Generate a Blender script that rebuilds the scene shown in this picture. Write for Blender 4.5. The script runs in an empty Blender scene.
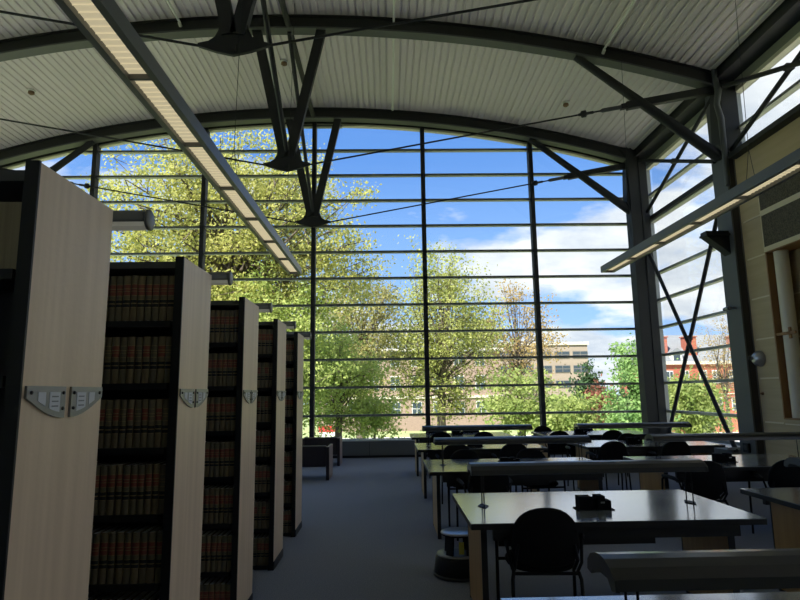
import bpy, math, random
import numpy as np
from mathutils import Vector, Matrix
random.seed(7); np.random.seed(7)
SC = bpy.context.scene
COL = SC.collection
R = math.radians

# ------------------------------------------------------------------ camera
EYE = 1.58
yaw, pitch, roll = R(1.2), R(9.0), R(-0.8)
f_ = Vector((math.sin(yaw)*math.cos(pitch), math.cos(yaw)*math.cos(pitch), math.sin(pitch)))
r_ = Vector((math.cos(yaw), -math.sin(yaw), 0)); u_ = r_.cross(f_)
r2 = math.cos(roll)*r_ + math.sin(roll)*u_; u2 = -math.sin(roll)*r_ + math.cos(roll)*u_
cd = bpy.data.cameras.new('camera'); cam = bpy.data.objects.new('camera', cd); COL.objects.link(cam)
m = Matrix((r2, u2, -f_)).transposed().to_4x4(); m.translation = (0, 0, EYE)
cam.matrix_world = m
cd.sensor_fit = 'HORIZONTAL'; cd.sensor_width = 36; cd.lens = 36*585/800
cd.clip_start = 0.05; cd.clip_end = 2000
SC.camera = cam

# ------------------------------------------------------------------ view, world, sun
SC.view_settings.view_transform = 'Standard'; SC.view_settings.look = 'None'
SC.view_settings.exposure = 0.6; SC.view_settings.gamma = 1; SC.view_settings.use_curve_mapping = False
SC.cycles.max_bounces = 10; SC.cycles.diffuse_bounces = 6; SC.cycles.glossy_bounces = 4
SC.cycles.transparent_max_bounces = 24; SC.cycles.sample_clamp_indirect = 4
SC.cycles.caustics_reflective = False; SC.cycles.caustics_refractive = False
SC.cycles.use_denoising = True
W = bpy.data.worlds.new('world'); SC.world = W; W.use_nodes = True
nt = W.node_tree; N = nt.nodes; L = nt.links; N.clear()
def nd(t, **k):
    n = N.new(t)
    for a, b in k.items(): setattr(n, a, b)
    return n
def mth(op, a, b=None):
    n = nd('ShaderNodeMath', operation=op)
    for i, v in enumerate((a, b)):
        if v is None: continue
        if isinstance(v, (int, float)): n.inputs[i].default_value = v
        else: L.new(v, n.inputs[i])
    return n.outputs[0]
tc = nd('ShaderNodeTexCoord'); sp = nd('ShaderNodeSeparateXYZ'); L.new(tc.outputs['Generated'], sp.inputs[0])
zc = mth('MAXIMUM', sp.outputs[2], 0.0)
den = mth('ADD', zc, 0.30)
px = mth('DIVIDE', sp.outputs[0], den); py = mth('DIVIDE', sp.outputs[1], den)
cb = nd('ShaderNodeCombineXYZ'); L.new(px, cb.inputs[0]); L.new(py, cb.inputs[1])
grad = nd('ShaderNodeValToRGB'); L.new(zc, grad.inputs[0])
e = grad.color_ramp.elements
e[0].position = 0.0; e[0].color = (0.50, 0.66, 0.92, 1)
e[1].position = 0.85; e[1].color = (0.075, 0.19, 0.52, 1)
x = e.new(0.12); x.color = (0.30, 0.50, 0.88, 1)
x = e.new(0.38); x.color = (0.115, 0.27, 0.66, 1)
def noise(vec, scale, detail, rough, dist=0.0):
    n = nd('ShaderNodeTexNoise'); L.new(vec, n.inputs['Vector'])
    n.inputs['Scale'].default_value = scale; n.inputs['Detail'].default_value = detail
    n.inputs['Roughness'].default_value = rough; n.inputs['Distortion'].default_value = dist
    return n.outputs['Fac']
mp = nd('ShaderNodeMapping'); L.new(cb.outputs[0], mp.inputs[0]); mp.inputs['Location'].default_value = (0.4, 1.9, 0.0)
mp.inputs['Scale'].default_value = (0.8, 1.0, 1.0)
n1 = noise(mp.outputs[0], 1.15, 9, 0.56, 0.15)
n2 = noise(mp.outputs[0], 3.2, 6, 0.6)
# more cloud to the right (+x) and low down, clear blue overhead in the middle
bias = mth('MULTIPLY', sp.outputs[0], 0.13)
low = mth('MULTIPLY', mth('SUBTRACT', 0.5, zc), 0.10)
dn = mth('ADD', mth('ADD', n1, bias), low)
cr = nd('ShaderNodeValToRGB'); L.new(dn, cr.inputs[0])
cr.color_ramp.elements[0].position = 0.515; cr.color_ramp.elements[0].color = (0, 0, 0, 1)
cr.color_ramp.elements[1].position = 0.575; cr.color_ramp.elements[1].color = (1, 1, 1, 1)
cc = nd('ShaderNodeValToRGB'); L.new(n2, cc.inputs[0])
cc.color_ramp.elements[0].position = 0.36; cc.color_ramp.elements[0].color = (0.50, 0.55, 0.65, 1)
cc.color_ramp.elements[1].position = 0.60; cc.color_ramp.elements[1].color = (0.80, 0.81, 0.84, 1)
mx = nd('ShaderNodeMix', data_type='RGBA'); L.new(cr.outputs[0], mx.inputs[0]); L.new(grad.outputs[0], mx.inputs[6]); L.new(cc.outputs[0], mx.inputs[7])
bg = nd('ShaderNodeBackground'); L.new(mx.outputs[2], bg.inputs[0]); bg.inputs[1].default_value = 1.0
wo = nd('ShaderNodeOutputWorld'); L.new(bg.outputs[0], wo.inputs[0])
W.cycles.sampling_method = 'MANUAL'; W.cycles.sample_map_resolution = 1024

sd = bpy.data.lights.new('sun', 'SUN'); sun = bpy.data.objects.new('sun', sd); COL.objects.link(sun)
sd.energy = 9.0; sd.angle = R(0.6); sd.color = (1.0, 0.94, 0.84)
sun.rotation_euler = Vector((0.55, 0.62, -0.95)).to_track_quat('-Z', 'Y').to_euler()

# ------------------------------------------------------------------ materials
def mat(name, col, rough=0.6, metal=0.0, spec=0.5, emit=None, est=0.0, bump=None, var=None):
    """var = (scale xyz, detail, second colour) mottles the surface's own colour; bump = (scale, strength)"""
    M = bpy.data.materials.new(name); M.use_nodes = True
    t = M.node_tree; b = t.nodes['Principled BSDF']
    b.inputs['Base Color'].default_value = (*col, 1); b.inputs['Roughness'].default_value = rough
    b.inputs['Metallic'].default_value = metal; b.inputs['Specular IOR Level'].default_value = spec
    if emit: b.inputs['Emission Color'].default_value = (*emit, 1); b.inputs['Emission Strength'].default_value = est
    if var or bump:
        c = t.nodes.new('ShaderNodeTexCoord')
    if var:
        mp = t.nodes.new('ShaderNodeMapping'); mp.inputs['Scale'].default_value = var[0]
        t.links.new(c.outputs['Object'], mp.inputs[0])
        n = t.nodes.new('ShaderNodeTexNoise'); n.inputs['Scale'].default_value = 1; n.inputs['Detail'].default_value = var[1]
        t.links.new(mp.outputs[0], n.inputs['Vector'])
        r = t.nodes.new('ShaderNodeValToRGB'); r.color_ramp.elements[0].position = 0.32; r.color_ramp.elements[1].position = 0.68
        r.color_ramp.elements[0].color = (*col, 1); r.color_ramp.elements[1].color = (*var[2], 1)
        t.links.new(n.outputs['Fac'], r.inputs[0]); t.links.new(r.outputs[0], b.inputs['Base Color'])
    if bump:
        n = t.nodes.new('ShaderNodeTexNoise'); n.inputs['Scale'].default_value = bump[0]; n.inputs['Detail'].default_value = 4
        t.links.new(c.outputs['Object'], n.inputs['Vector'])
        p = t.nodes.new('ShaderNodeBump'); p.inputs['Strength'].default_value = bump[1]; p.inputs['Distance'].default_value = 0.02
        t.links.new(n.outputs['Fac'], p.inputs['Height']); t.links.new(p.outputs[0], b.inputs['Normal'])
    return M
STEEL = mat('painted_steel', (0.014, 0.0145, 0.015), 0.65, bump=(3, 0.05))
STEELG = mat('grey_and_lit_steel', (0.085, 0.09, 0.088), 0.55)  # grey steel, also the lit tone of arch flanges and case tops
ALU = mat('window_aluminium', (0.17, 0.175, 0.17), 0.4, 0.2)
ALUL = mat('pale_lit_aluminium', (0.34, 0.35, 0.33), 0.4, 0.3)  # pale aluminium, also the lit tone under the front transoms
CREAM = mat('lit_cream_trim', (0.62, 0.60, 0.46), 0.6)  # cream as the lit tone of frame heads and roof soffit
OLIVE = mat('olive_fascia', (0.22, 0.23, 0.18), 0.7)
DECK = mat('white_roof_deck', (0.72, 0.655, 0.66), 0.5, var=((0.6, 0.15, 0.6), 3, (0.67, 0.61, 0.615)))
CARPET = mat('blue_grey_carpet', (0.24, 0.26, 0.31), 0.95, spec=0.1, bump=(220, 0.6), var=((90, 90, 90), 4, (0.37, 0.39, 0.46)))
PANEL = mat('tan_wall_panel', (0.52, 0.40, 0.23), 0.6, var=((0.8, 0.8, 12), 4, (0.46, 0.35, 0.195)))
PANELD = mat('panel_joint', (0.72, 0.62, 0.42), 0.6)
ACOU = mat('acoustic_grille', (0.17, 0.145, 0.10), 0.9, bump=(60, 1.0), var=((45, 45, 45), 2, (0.06, 0.05, 0.035)))
NICHE = mat('niche_wood', (0.30, 0.15, 0.05), 0.6)
PLASTER = mat('cream_plaster', (0.76, 0.68, 0.52), 0.5)
GREYW = mat('grey_wall_paint', (0.50, 0.49, 0.45), 0.7)
MAPLE = mat('light_maple_veneer', (0.68, 0.52, 0.375), 0.42, var=((22, 22, 0.9), 5, (0.78, 0.61, 0.45)), bump=(40, 0.05))
OAK = mat('oak_table_panel', (0.42, 0.25, 0.10), 0.5, var=((25, 25, 1.2), 5, (0.50, 0.31, 0.13)))
BLACK = mat('black_shelf_steel', (0.008, 0.008, 0.009), 0.5)
BLACKS = mat('black_satin_steel', (0.02, 0.02, 0.022), 0.35)
def coat(M, w=1.0, r=0.12, ior=2.3):
    b = M.node_tree.nodes['Principled BSDF']; b.inputs['Coat Weight'].default_value = w; b.inputs['Coat Roughness'].default_value = r; b.inputs['Coat IOR'].default_value = ior
    return M
LAMIN = mat('grey_laminate_top', (0.22, 0.24, 0.275), 0.2, spec=0.75, var=((6, 6, 6), 3, (0.24, 0.26, 0.295)))
coat(LAMIN)
FABRIC = mat('black_upholstery', (0.010, 0.010, 0.011), 0.9, spec=0.15, bump=(180, 0.4))
PLAST = mat('black_plastic', (0.008, 0.008, 0.009), 0.5, spec=0.25)
LAMPM = mat('satin_lamp_metal', (0.018, 0.019, 0.022), 0.45, spec=0.3)
coat(LAMPM, 0.6, 0.15, 1.4)
LAMPU = mat('lamp_underside', (0.05, 0.05, 0.05), 0.6)
PENDM = mat('pendant_grey', (0.095, 0.10, 0.105), 0.4)
LOUV = mat('louvre_cream', (0.60, 0.56, 0.46), 0.4, emit=(1.0, 0.86, 0.54), est=0.30)
SHTUBE = mat('shelf_light_grey', (0.16, 0.16, 0.15), 0.4)
DIFF = mat('shelf_light_diffuser', (0.55, 0.55, 0.48), 0.4, emit=(1.0, 0.97, 0.8), est=0.06)
TAG = mat('pewter_label_frame', (0.24, 0.25, 0.26), 0.35, 0.5)
PAPER = mat('white_card', (0.62, 0.64, 0.70), 0.7)
INK = mat('grey_print', (0.16, 0.17, 0.2), 0.7)
BKTAN = mat('tan_buckram', (0.22, 0.17, 0.092), 0.7, var=((40, 40, 20), 3, (0.17, 0.125, 0.07)))
BKOLV = mat('olive_buckram', (0.16, 0.13, 0.078), 0.7)
BKRED = mat('red_spine_band', (0.24, 0.07, 0.045), 0.55)
BKBLK = mat('black_spine_band', (0.008, 0.008, 0.008), 0.5)
GOLD = mat('gilt_lettering', (0.34, 0.26, 0.12), 0.4, 0.3)
PAGES = mat('page_block', (0.88, 0.88, 0.86), 0.8)
PIPE = mat('pale_conduit', (0.8, 0.8, 0.76), 0.5)
SENSOR = mat('brown_detector', (0.20, 0.11, 0.05), 0.6)
CHROME = mat('brushed_chrome', (0.45, 0.45, 0.45), 0.3, 0.8)
YELLOW = mat('yellow_sticker', (0.62, 0.55, 0.08), 0.6)
SOFAM = mat('dark_maroon_leather', (0.025, 0.016, 0.017), 0.45)
SOFAW = mat('pinkish_wood_arm', (0.23, 0.17, 0.165), 0.5)
HEAT = mat('heater_casing', (0.13, 0.14, 0.14), 0.45)
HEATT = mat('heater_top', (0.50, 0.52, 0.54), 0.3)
LAWN = mat('lawn_green', (0.26, 0.31, 0.15), 0.95, spec=0.1, var=((0.35, 0.35, 1), 6, (0.34, 0.40, 0.18)))
PAVE = mat('pale_paving', (0.68, 0.65, 0.60), 0.9, var=((0.5, 0.5, 1), 4, (0.62, 0.59, 0.54)))
BARK = mat('grey_bark', (0.12, 0.095, 0.075), 0.9, bump=(12, 0.5))
GLASSM = bpy.data.materials.new('window_glass'); GLASSM.use_nodes = True
t = GLASSM.node_tree; t.nodes.clear()
o = t.nodes.new('ShaderNodeOutputMaterial'); mxs = t.nodes.new('ShaderNodeMixShader'); tr = t.nodes.new('ShaderNodeBsdfTransparent')
gl = t.nodes.new('ShaderNodeBsdfGlossy'); gl.inputs['Roughness'].default_value = 0.01
tr.inputs[0].default_value = (0.95, 0.97, 0.96, 1)
lw = t.nodes.new('ShaderNodeLayerWeight'); lw.inputs[0].default_value = 0.5
pw = t.nodes.new('ShaderNodeMath'); pw.operation = 'POWER'; pw.inputs[1].default_value = 3.5; t.links.new(lw.outputs['Facing'], pw.inputs[0])
ml = t.nodes.new('ShaderNodeMath'); ml.operation = 'MULTIPLY_ADD'; ml.inputs[1].default_value = 0.6; ml.inputs[2].default_value = 0.015; t.links.new(pw.outputs[0], ml.inputs[0])
t.links.new(ml.outputs[0], mxs.inputs[0]); t.links.new(tr.outputs[0], mxs.inputs[1]); t.links.new(gl.outputs[0], mxs.inputs[2]); t.links.new(mxs.outputs[0], o.inputs[0])
def leafmat(name, c1, c2, trans=0.52):
    M = bpy.data.materials.new(name); M.use_nodes = True
    t = M.node_tree; b = t.nodes['Principled BSDF']; b.inputs['Roughness'].default_value = 0.6; b.inputs['Specular IOR Level'].default_value = 0.2
    c = t.nodes.new('ShaderNodeTexCoord'); n = t.nodes.new('ShaderNodeTexNoise'); n.inputs['Scale'].default_value = 0.9; n.inputs['Detail'].default_value = 5
    t.links.new(c.outputs['Object'], n.inputs['Vector'])
    r = t.nodes.new('ShaderNodeValToRGB'); r.color_ramp.elements[0].position = 0.35; r.color_ramp.elements[1].position = 0.65
    r.color_ramp.elements[0].color = (*c1, 1); r.color_ramp.elements[1].color = (*c2, 1)
    t.links.new(n.outputs['Fac'], r.inputs[0]); t.links.new(r.outputs[0], b.inputs['Base Color'])
    tl = t.nodes.new('ShaderNodeBsdfTranslucent'); t.links.new(r.outputs[0], tl.inputs[0])
    ms = t.nodes.new('ShaderNodeMixShader'); ms.inputs[0].default_value = trans
    out = t.nodes['Material Output']
    t.links.new(b.outputs[0], ms.inputs[1]); t.links.new(tl.outputs[0], ms.inputs[2]); t.links.new(ms.outputs[0], out.inputs[0])
    return M

# ------------------------------------------------------------------ mesh helpers
class MB:
    def __init__(s): s.v = []; s.f = []; s.m = []; s.mats = []; s.sm = []
    def mi(s, m):
        if m is None: return 0
        if m not in s.mats: s.mats.append(m)
        return s.mats.index(m)
    def add(s, vs, fs, m=None, smooth=False):
        b = len(s.v); s.v += [tuple(v) for v in vs]; k = s.mi(m)
        for f in fs: s.f.append([i+b for i in f]); s.m.append(k); s.sm.append(smooth)
        return s
    def box(s, x0, x1, y0, y1, z0, z1, m=None):
        vs = [(x, y, z) for z in (z0, z1) for y in (y0, y1) for x in (x0, x1)]
        return s.add(vs, [(0, 2, 3, 1), (4, 5, 7, 6), (0, 1, 5, 4), (2, 6, 7, 3), (0, 4, 6, 2), (1, 3, 7, 5)], m)
    def bar(s, a, b, w, h, m=None, up=(0, 0, 1)):
        a, b = Vector(a), Vector(b); d = (b-a).normalized(); u = Vector(up)
        if abs(d.dot(u)) > 0.98: u = Vector((0, 1, 0))
        r = d.cross(u).normalized(); u = r.cross(d)
        vs = [p + r*sx*w/2 + u*sz*h/2 for p in (a, b) for sx, sz in ((-1, -1), (1, -1), (1, 1), (-1, 1))]
        return s.add(vs, [(3, 2, 1, 0), (4, 5, 6, 7), (0, 1, 5, 4), (1, 2, 6, 5), (2, 3, 7, 6), (3, 0, 4, 7)], m)
    def tube(s, pts, rad, seg=10, m=None, caps=True, smooth=True):
        pts = [Vector(p) for p in pts]; n = len(pts)
        rr = rad if isinstance(rad, (list, tuple)) else [rad]*n
        ref = None; vs = []
        for i, p in enumerate(pts):
            d = (pts[min(i+1, n-1)] - pts[max(i-1, 0)]).normalized()
            if ref is None:
                ref = Vector((0, 0, 1)) if abs(d.z) < 0.9 else Vector((0, 1, 0))
            a = d.cross(ref).normalized(); b = a.cross(d); ref = b
            for k in range(seg):
                t = 2*math.pi*k/seg
                vs.append(p + (a*math.cos(t) + b*math.sin(t))*rr[i])
        fs = [(i*seg+k, i*seg+(k+1) % seg, (i+1)*seg+(k+1) % seg, (i+1)*seg+k) for i in range(n-1) for k in range(seg)]
        s.add(vs, fs, m, smooth)
        if caps:
            s.add(vs[:seg], [tuple(range(seg))[::-1]], m); s.add(vs[-seg:], [tuple(range(seg))], m)
        return s
    def lathe(s, prof, c=(0, 0, 0), seg=24, m=None, sx=1, sy=1, axis='z'):
        vs = []
        for r, z in prof:
            for k in range(seg):
                t = 2*math.pi*k/seg
                if axis == 'z': vs.append((c[0]+r*sx*math.cos(t), c[1]+r*sy*math.sin(t), c[2]+z))
                else: vs.append((c[0]+z, c[1]+r*math.cos(t), c[2]+r*math.sin(t)))
        n = len(prof)
        fs = [(i*seg+k, i*seg+(k+1) % seg, (i+1)*seg+(k+1) % seg, (i+1)*seg+k) for i in range(n-1) for k in range(seg)]
        fs += [tuple(range(seg))[::-1], tuple(range((n-1)*seg, n*seg))]
        return s.add(vs, fs, m, True)
    def prism(s, poly, fn, t0, t1, m=None, smooth=False):
        """poly 2-D outline; fn(u, v, t) -> point; extruded from t0 to t1"""
        n = len(poly)
        vs = [fn(u, v, t0) for u, v in poly] + [fn(u, v, t1) for u, v in poly]
        fs = [tuple(range(n))[::-1], tuple(range(n, 2*n))] + [(k, (k+1) % n, n+(k+1) % n, n+k) for k in range(n)]
        return s.add(vs, fs, m, smooth)
    def build(s, name, m=None, parent=None, bevel=0, kind=None, loc=None):
        me = bpy.data.meshes.new(name)
        me.from_pydata(s.v, [], s.f)
        if m is not None and not s.mats: me.materials.append(m)
        for q in s.mats: me.materials.append(q)
        if len(s.mats) > 1: me.polygons.foreach_set('material_index', s.m)
        me.polygons.foreach_set('use_smooth', s.sm)
        import bmesh
        bm = bmesh.new(); bm.from_mesh(me); bmesh.ops.recalc_face_normals(bm, faces=bm.faces); bm.to_mesh(me); bm.free()
        o = bpy.data.objects.new(name, me); COL.objects.link(o)
        if parent: o.parent = parent
        if loc: o.location = loc
        if kind: o['kind'] = kind
        if bevel:
            b = o.modifiers.new('bevel', 'BEVEL'); b.width = bevel; b.segments = 2; b.limit_method = 'ANGLE'
        return o
def tag(o, label, cat, group=None, kind=None):
    o['label'] = label; o['category'] = cat
    if group: o['group'] = group
    if kind: o['kind'] = kind
    return o
def thing(name, label, cat, loc=(0, 0, 0), rz=0, group=None):
    o = bpy.data.objects.new(name, None); COL.objects.link(o); o.location = loc; o.rotation_euler = (0, 0, rz)
    return tag(o, label, cat, group)
def empty_struct(name, loc=(0, 0, 0)):
    o = bpy.data.objects.new(name, None); COL.objects.link(o); o.location = loc; o['kind'] = 'structure'; return o
def dup(src, loc, rz=0, label=None, group=None):
    r = src.copy(); COL.objects.link(r); r.location = loc; r.rotation_euler = (0, 0, rz)
    if label: r['label'] = label
    if group: r['group'] = group
    for ch in list(src.children):
        c = ch.copy(); COL.objects.link(c); c.parent = r
        for g in list(ch.children):
            d = g.copy(); COL.objects.link(d); d.parent = c
    return r

# ------------------------------------------------------------------ room constants
CX = -1.96; R0 = 29.8; ZT = 9.22            # vault axis, radius, crown of the deck
HX = 8.62                                    # half span of the deck
XR = 7.0; XL = CX - (XR - CX)                # wall faces, right and left
YG = 15.22; YB = -3.0                        # front glass, back wall
def arcz(x, drop=0.0):
    r = R0 - drop
    return (ZT - R0) + math.sqrt(max(r*r - (x-CX)**2, 0))
BAY = 2.95
MX = [CX + BAY*k for k in range(-3, 4)]
TZ = [0.31 + 0.7125*k for k in range(1, 13)]
AY = [14.93, 11.0, 7.0]

# floor
b = MB().box(XL-0.3, XR+0.6, YB-0.3, YG+0.3, -0.2, 0.0); b.build('floor', CARPET, kind='structure')

# ceiling: ribbed metal deck following the arc
def ceiling():
    prof = []; x = -HX; i = 0
    P = 0.152
    s = -HX
    while s < HX:
        for ds, dz in ((0.0, 0.0), (0.09, 0.0), (0.104, 0.026), (0.138, 0.026)):
            if s+ds <= HX: prof.append((CX+s+ds, dz))
        s += P
    prof.append((CX+HX, 0.0))
    y0, y1 = YB-0.2, YG+0.1
    vs = []; fs = []
    for x, dz in prof:
        z = arcz(x) + dz
        vs += [(x, y0, z), (x, y1, z)]
    n = len(prof)
    fs = [(2*i, 2*i+1, 2*i+3, 2*i+2) for i in range(n-1)]
    b = MB(); b.add(vs, fs, DECK)
    # seams between sheets and roof thickness above
    y1 = YG-0.05
    top = [(CX-HX-0.9 + k*(2*HX+1.8)/40) for k in range(41)]
    vs = []
    for x in top:
        vs += [(x, y0-0.3, arcz(x)+0.30), (x, y1+0.3, arcz(x)+0.30), (x, y0-0.3, arcz(x)+0.10), (x, y1+0.3, arcz(x)+0.10)]
    fs = []
    for i in range(40):
        a = 4*i; fs += [(a, a+1, a+5, a+4), (a+2, a+6, a+7, a+3)]
        fs += [(a, a+4, a+6, a+2), (a+1, a+3, a+7, a+5)]
    fs += [(0, 2, 3, 1), (160, 161, 163, 162)]
    b.add(vs, fs, CREAM)
    b.build('ceiling', kind='structure')
ceiling()

# back wall and side walls
poly = [(XL-0.3, 0), (XR+0.3, 0)] + [(x, arcz(x)+0.1) for x in np.linspace(XR+0.3, XL-0.3, 24)]
MB().prism(poly, lambda u, v, t: (u, t, v), YB-0.25, YB, GREYW).build('wall_back', kind='structure')
wl = MB(); wl.box(XL-0.25, XL, YB, 2.0, 0.9, 5.8, GREYW); wl.box(XL-0.25, XL, YB, YG, 0, 0.9, GREYW); wl.box(XL-0.25, XL, YB, YG, 5.8, 6.1, GREYW).build('wall_left', kind='structure')
# right wall: tan panelling from the first column towards the camera, with a niche
wr = MB()
NY, NZ0, NZ1, NB = 10.42, 1.02, 4.06, 7.36
NE = 5.6
wr.box(XR, XR+0.5, NY, 11.05, 0, 6.12, PANEL)
wr.box(XR, XR+0.5, 5.0, NE, 0, 6.12, PANEL)
wr.box(XR, XR+0.5, YB, -1.0, 0.9, 5.8, PANEL)
wr.box(XR, XR+0.5, YB, 5.0, 0, 0.9, PANEL)
wr.box(XR, XR+0.5, YB, 5.0, 5.8, 6.12, PANEL)
wr.box(XR, XR+0.5, NE, NY, 0, NZ0, PANEL)
wr.box(XR, XR+0.5, NE, NY, NZ1, 6.12, PANEL)
wr.box(NB, XR+0.5, NE, NY, NZ0, NZ1, PANEL)
wall_r = wr.build('wall_right', kind='structure')
j = MB()
for z in (0.95, 1.75, 2.48, 3.25, 4.03, 4.78):
    j.box(XR-0.006, XR+0.01, NY+0.04, 10.98, z-0.014, z+0.014, PANELD)
for z in (1.75, 2.48, 3.25):
    j.box(NB-0.006, NB+0.01, NE+.02, NY-0.02, z-0.012, z+0.012, PANELD)
j.box(XR-0.006, XR+0.01, NY+0.02, NY+0.04, NZ1, 5.1, PANELD)
for z0, z1 in ((5.40, 5.56),):
    j.box(XR-0.02, XR+0.01, 5.05, 10.98, z0, z1, PANELD)
j.box(XR-0.02, XR+0.01, 5.05, NY, 4.74, 4.84, PANELD)
j.box(XR-0.03, XR+0.01, NE, NY, NZ1-0.01, NZ1+0.08, PANELD)
j.box(XR-0.006, XR+0.01, 5.05, NY, 0.93, 0.95, PANELD)
j.build('panel_joint', parent=wall_r)
for z0, z1 in ((4.15, 4.74), (4.84, 5.38)):
    MB().box(XR-0.012, XR+0.01, 5.1, NY-0.0, z0, z1).build('acoustic_panel', ACOU, wall_r)
fr = MB()
fr.box(XR-0.02, NB, NY-0.03, NY+0.0, NZ0, NZ1, NICHE); fr.box(XR-0.02, NB, NE, NE+0.03, NZ0, NZ1, NICHE)
fr.box(XR-0.02, NB, NE, NY, NZ1-0.03, NZ1, NICHE); fr.box(XR-0.02, NB, NE, NY, NZ0, NZ0+0.03, NICHE)
fr.build('niche_lining', parent=wall_r)
pc = MB().tube([(7.16, 10.25, NZ0+0.03), (7.16, 10.25, NZ1-0.03)], 0.118, 28).build('niche_pipe', PLASTER)
tag(pc, 'round cream vertical pipe standing inside the wooden wall niche', 'pipe')
br = MB().bar((7.015, 10.39, 2.52), (7.015, 9.9, 2.52), 0.03, 0.05, NICHE)
br.box(7.0, 7.03, 10.02, 10.07, 2.42, 2.62, NICHE)
tag(br.build('pipe_bracket'), 'dark wooden bracket holding the cream pipe in the niche', 'bracket')

# upper side beams, clerestory windows
def side(sgn, name, ys, y0, y1, z0, nm, full=False):
    X = CX + sgn*(XR - CX)
    g = lambda a, b_: (min(X+sgn*a, X+sgn*b_), max(X+sgn*a, X+sgn*b_))
    w = empty_struct(nm)
    fr = MB()
    x0, x1 = g(0.06, 0.18)
    fr.box(x0, x1, y0, y1, 7.48, 7.56, CREAM)
    fr.box(x0, x1, y0, y1, 7.56, 7.98, OLIVE)
    fr.box(x0, x1, y0, y1, z0, z0+0.07, ALU)
    for y in ys: fr.box(x0, x1, y-0.035, y+0.035, z0, 7.5, ALUL)
    fr.build('frame', parent=w)
    for z in TZ:
        if z0+0.2 < z < 7.3:
            if full and abs(z - 6.01) < .2:
                MB().box(x0-0.08, x1, y0, y1, 6.0, 6.12, STEEL).build('spandrel_beam', parent=w)
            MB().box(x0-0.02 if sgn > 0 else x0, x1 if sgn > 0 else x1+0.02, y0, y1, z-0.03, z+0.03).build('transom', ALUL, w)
    ed = [z0+0.05] + [z for z in TZ if z0+0.2 < z < 7.3] + [7.5]
    for a, b_ in zip(ed[:-1], ed[1:]):
        MB().box(X+sgn*0.125-0.004, X+sgn*0.125+0.004, y0, y1, a, b_).build('glass_pane', GLASSM, w)
    return w
side(1, 'right', (15.12, 11.66), 11.6, 15.2, 0.42, 'window_1', True)
side(1, 'right', (10.95, 7.1), YB, 11.1, 6.14, 'window_2')
side(-1, 'left', (14.9, 11.0, 7.0), YB, 15.2, 6.12, 'window_3')
def plain_window(nm, X_, y0, y1, z0, z1, step):
    w = empty_struct(nm); f = MB(); q = y0
    while q < y1+0.01:
        f.box(X_-0.05, X_+0.05, q-0.04, q+0.04, z0, z1, ALU); q += step
    f.box(X_-0.05, X_+0.05, y0, y1, z0, z0+0.06, ALU); f.box(X_-0.05, X_+0.05, y0, y1, z1-0.06, z1, ALU)
    f.build('frame', parent=w)
    for z in TZ:
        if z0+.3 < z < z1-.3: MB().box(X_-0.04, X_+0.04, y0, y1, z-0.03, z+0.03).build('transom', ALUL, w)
    MB().box(X_-0.004, X_+0.004, y0, y1, z0+0.05, z1-0.05).build('glass_pane', GLASSM, w)
plain_window('window_10', XR+0.2, -0.95, 4.95, 0.9, 5.8, 1.475)  # unseen window, added to bring fill daylight onto the end panels
plain_window('window_11', XL-0.12, 2.05, YG-0.2, 0.9, 5.8, 2.59)  # unseen glazing, added and widened to throw daylight onto the tan wall
for sgn, nm in ((1, 'beam_right'), (-1, 'beam_left')):
    x = CX + sgn*(XR-CX-0.12)
    o = MB().box(x-0.15, x+0.15, YB, YG, 7.78, 8.02, STEEL).box(x-0.2, x+0.2, YB, YG, 7.74, 7.79, STEEL).build('eaves_beam')
    tag(o, 'dark steel eaves beam running along the top of the %s wall' % ('glazed right' if sgn > 0 else 'left'), 'beam')
o = MB().box(6.82, 7.06, YB, 10.98, 6.10, 6.20).build('trim_1', STEEL, kind='structure')

# front window wall, one window per bay
for k in range(6):
    x0, x1 = MX[k], MX[k+1]
    if k == 5: x1 = 6.86
    w = empty_struct('window_%d' % (k+4))
    top = [(x, arcz(x, 0.27)) for x in np.linspace(x0, x1, 9)]
    f = MB()
    f.box(x0-0.055, x0+0.055, YG-0.12, YG+0.10, 0.35, arcz(x0, 0.2), STEEL)
    if k == 5: f.box(x1-0.16, x1-0.06, YG-0.05, YG+0.08, 0.35, 7.6, ALUL)
    # curved head; its pale lower lip paints in the light on it
    poly = [(x, z-0.02) for x, z in top] + [(x, z+0.32) for x, z in reversed(top)]
    f.prism(poly, lambda u, v, t: (u, t, v), YG-0.02, YG+0.12, STEEL)
    poly = [(x, z-0.07) for x, z in top] + [(x, z-0.02) for x, z in reversed(top)]
    f.prism(poly, lambda u, v, t: (u, t, v), YG-0.02, YG+0.12, CREAM)
    f.box(x0, x1, YG-0.03, YG+0.09, 0.35, 0.44, ALU)
    f.build('frame', parent=w)
    for z in TZ:
        if z < 0.9: continue
        xs = [x for x in np.linspace(x0, x1, 60) if arcz(x, 0.3) > z+0.05]
        if len(xs) < 3: continue
        MB().box(xs[0], xs[-1], YG-0.055, YG+0.08, z-0.018, z+0.024, ALU).box(xs[0], xs[-1], YG-0.045, YG+0.07, z-0.034, z-0.018, ALUL).build('transom', parent=w)  # paler bottom strip puts the lit underside into the colour
    ed = [0.42] + TZ[0:] + [99]
    for a, b_ in zip(ed[:-1], ed[1:]):
        xs = np.linspace(x0+0.05, x1-0.05, 12)
        tz = [min(b_, arcz(x, 0.3)) for x in xs]
        if max(tz) <= a+0.05: continue
        keep = [(x, z) for x, z in zip(xs, tz) if z > a+0.01]
        if len(keep) < 2: continue
        poly = [(keep[0][0], a), (keep[-1][0], a)] + [(x, z) for x, z in reversed(keep)]
        MB().prism(poly, lambda u, v, t: (u, t, v), YG+0.01, YG+0.018).build('glass_pane', GLASSM, w)

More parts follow.
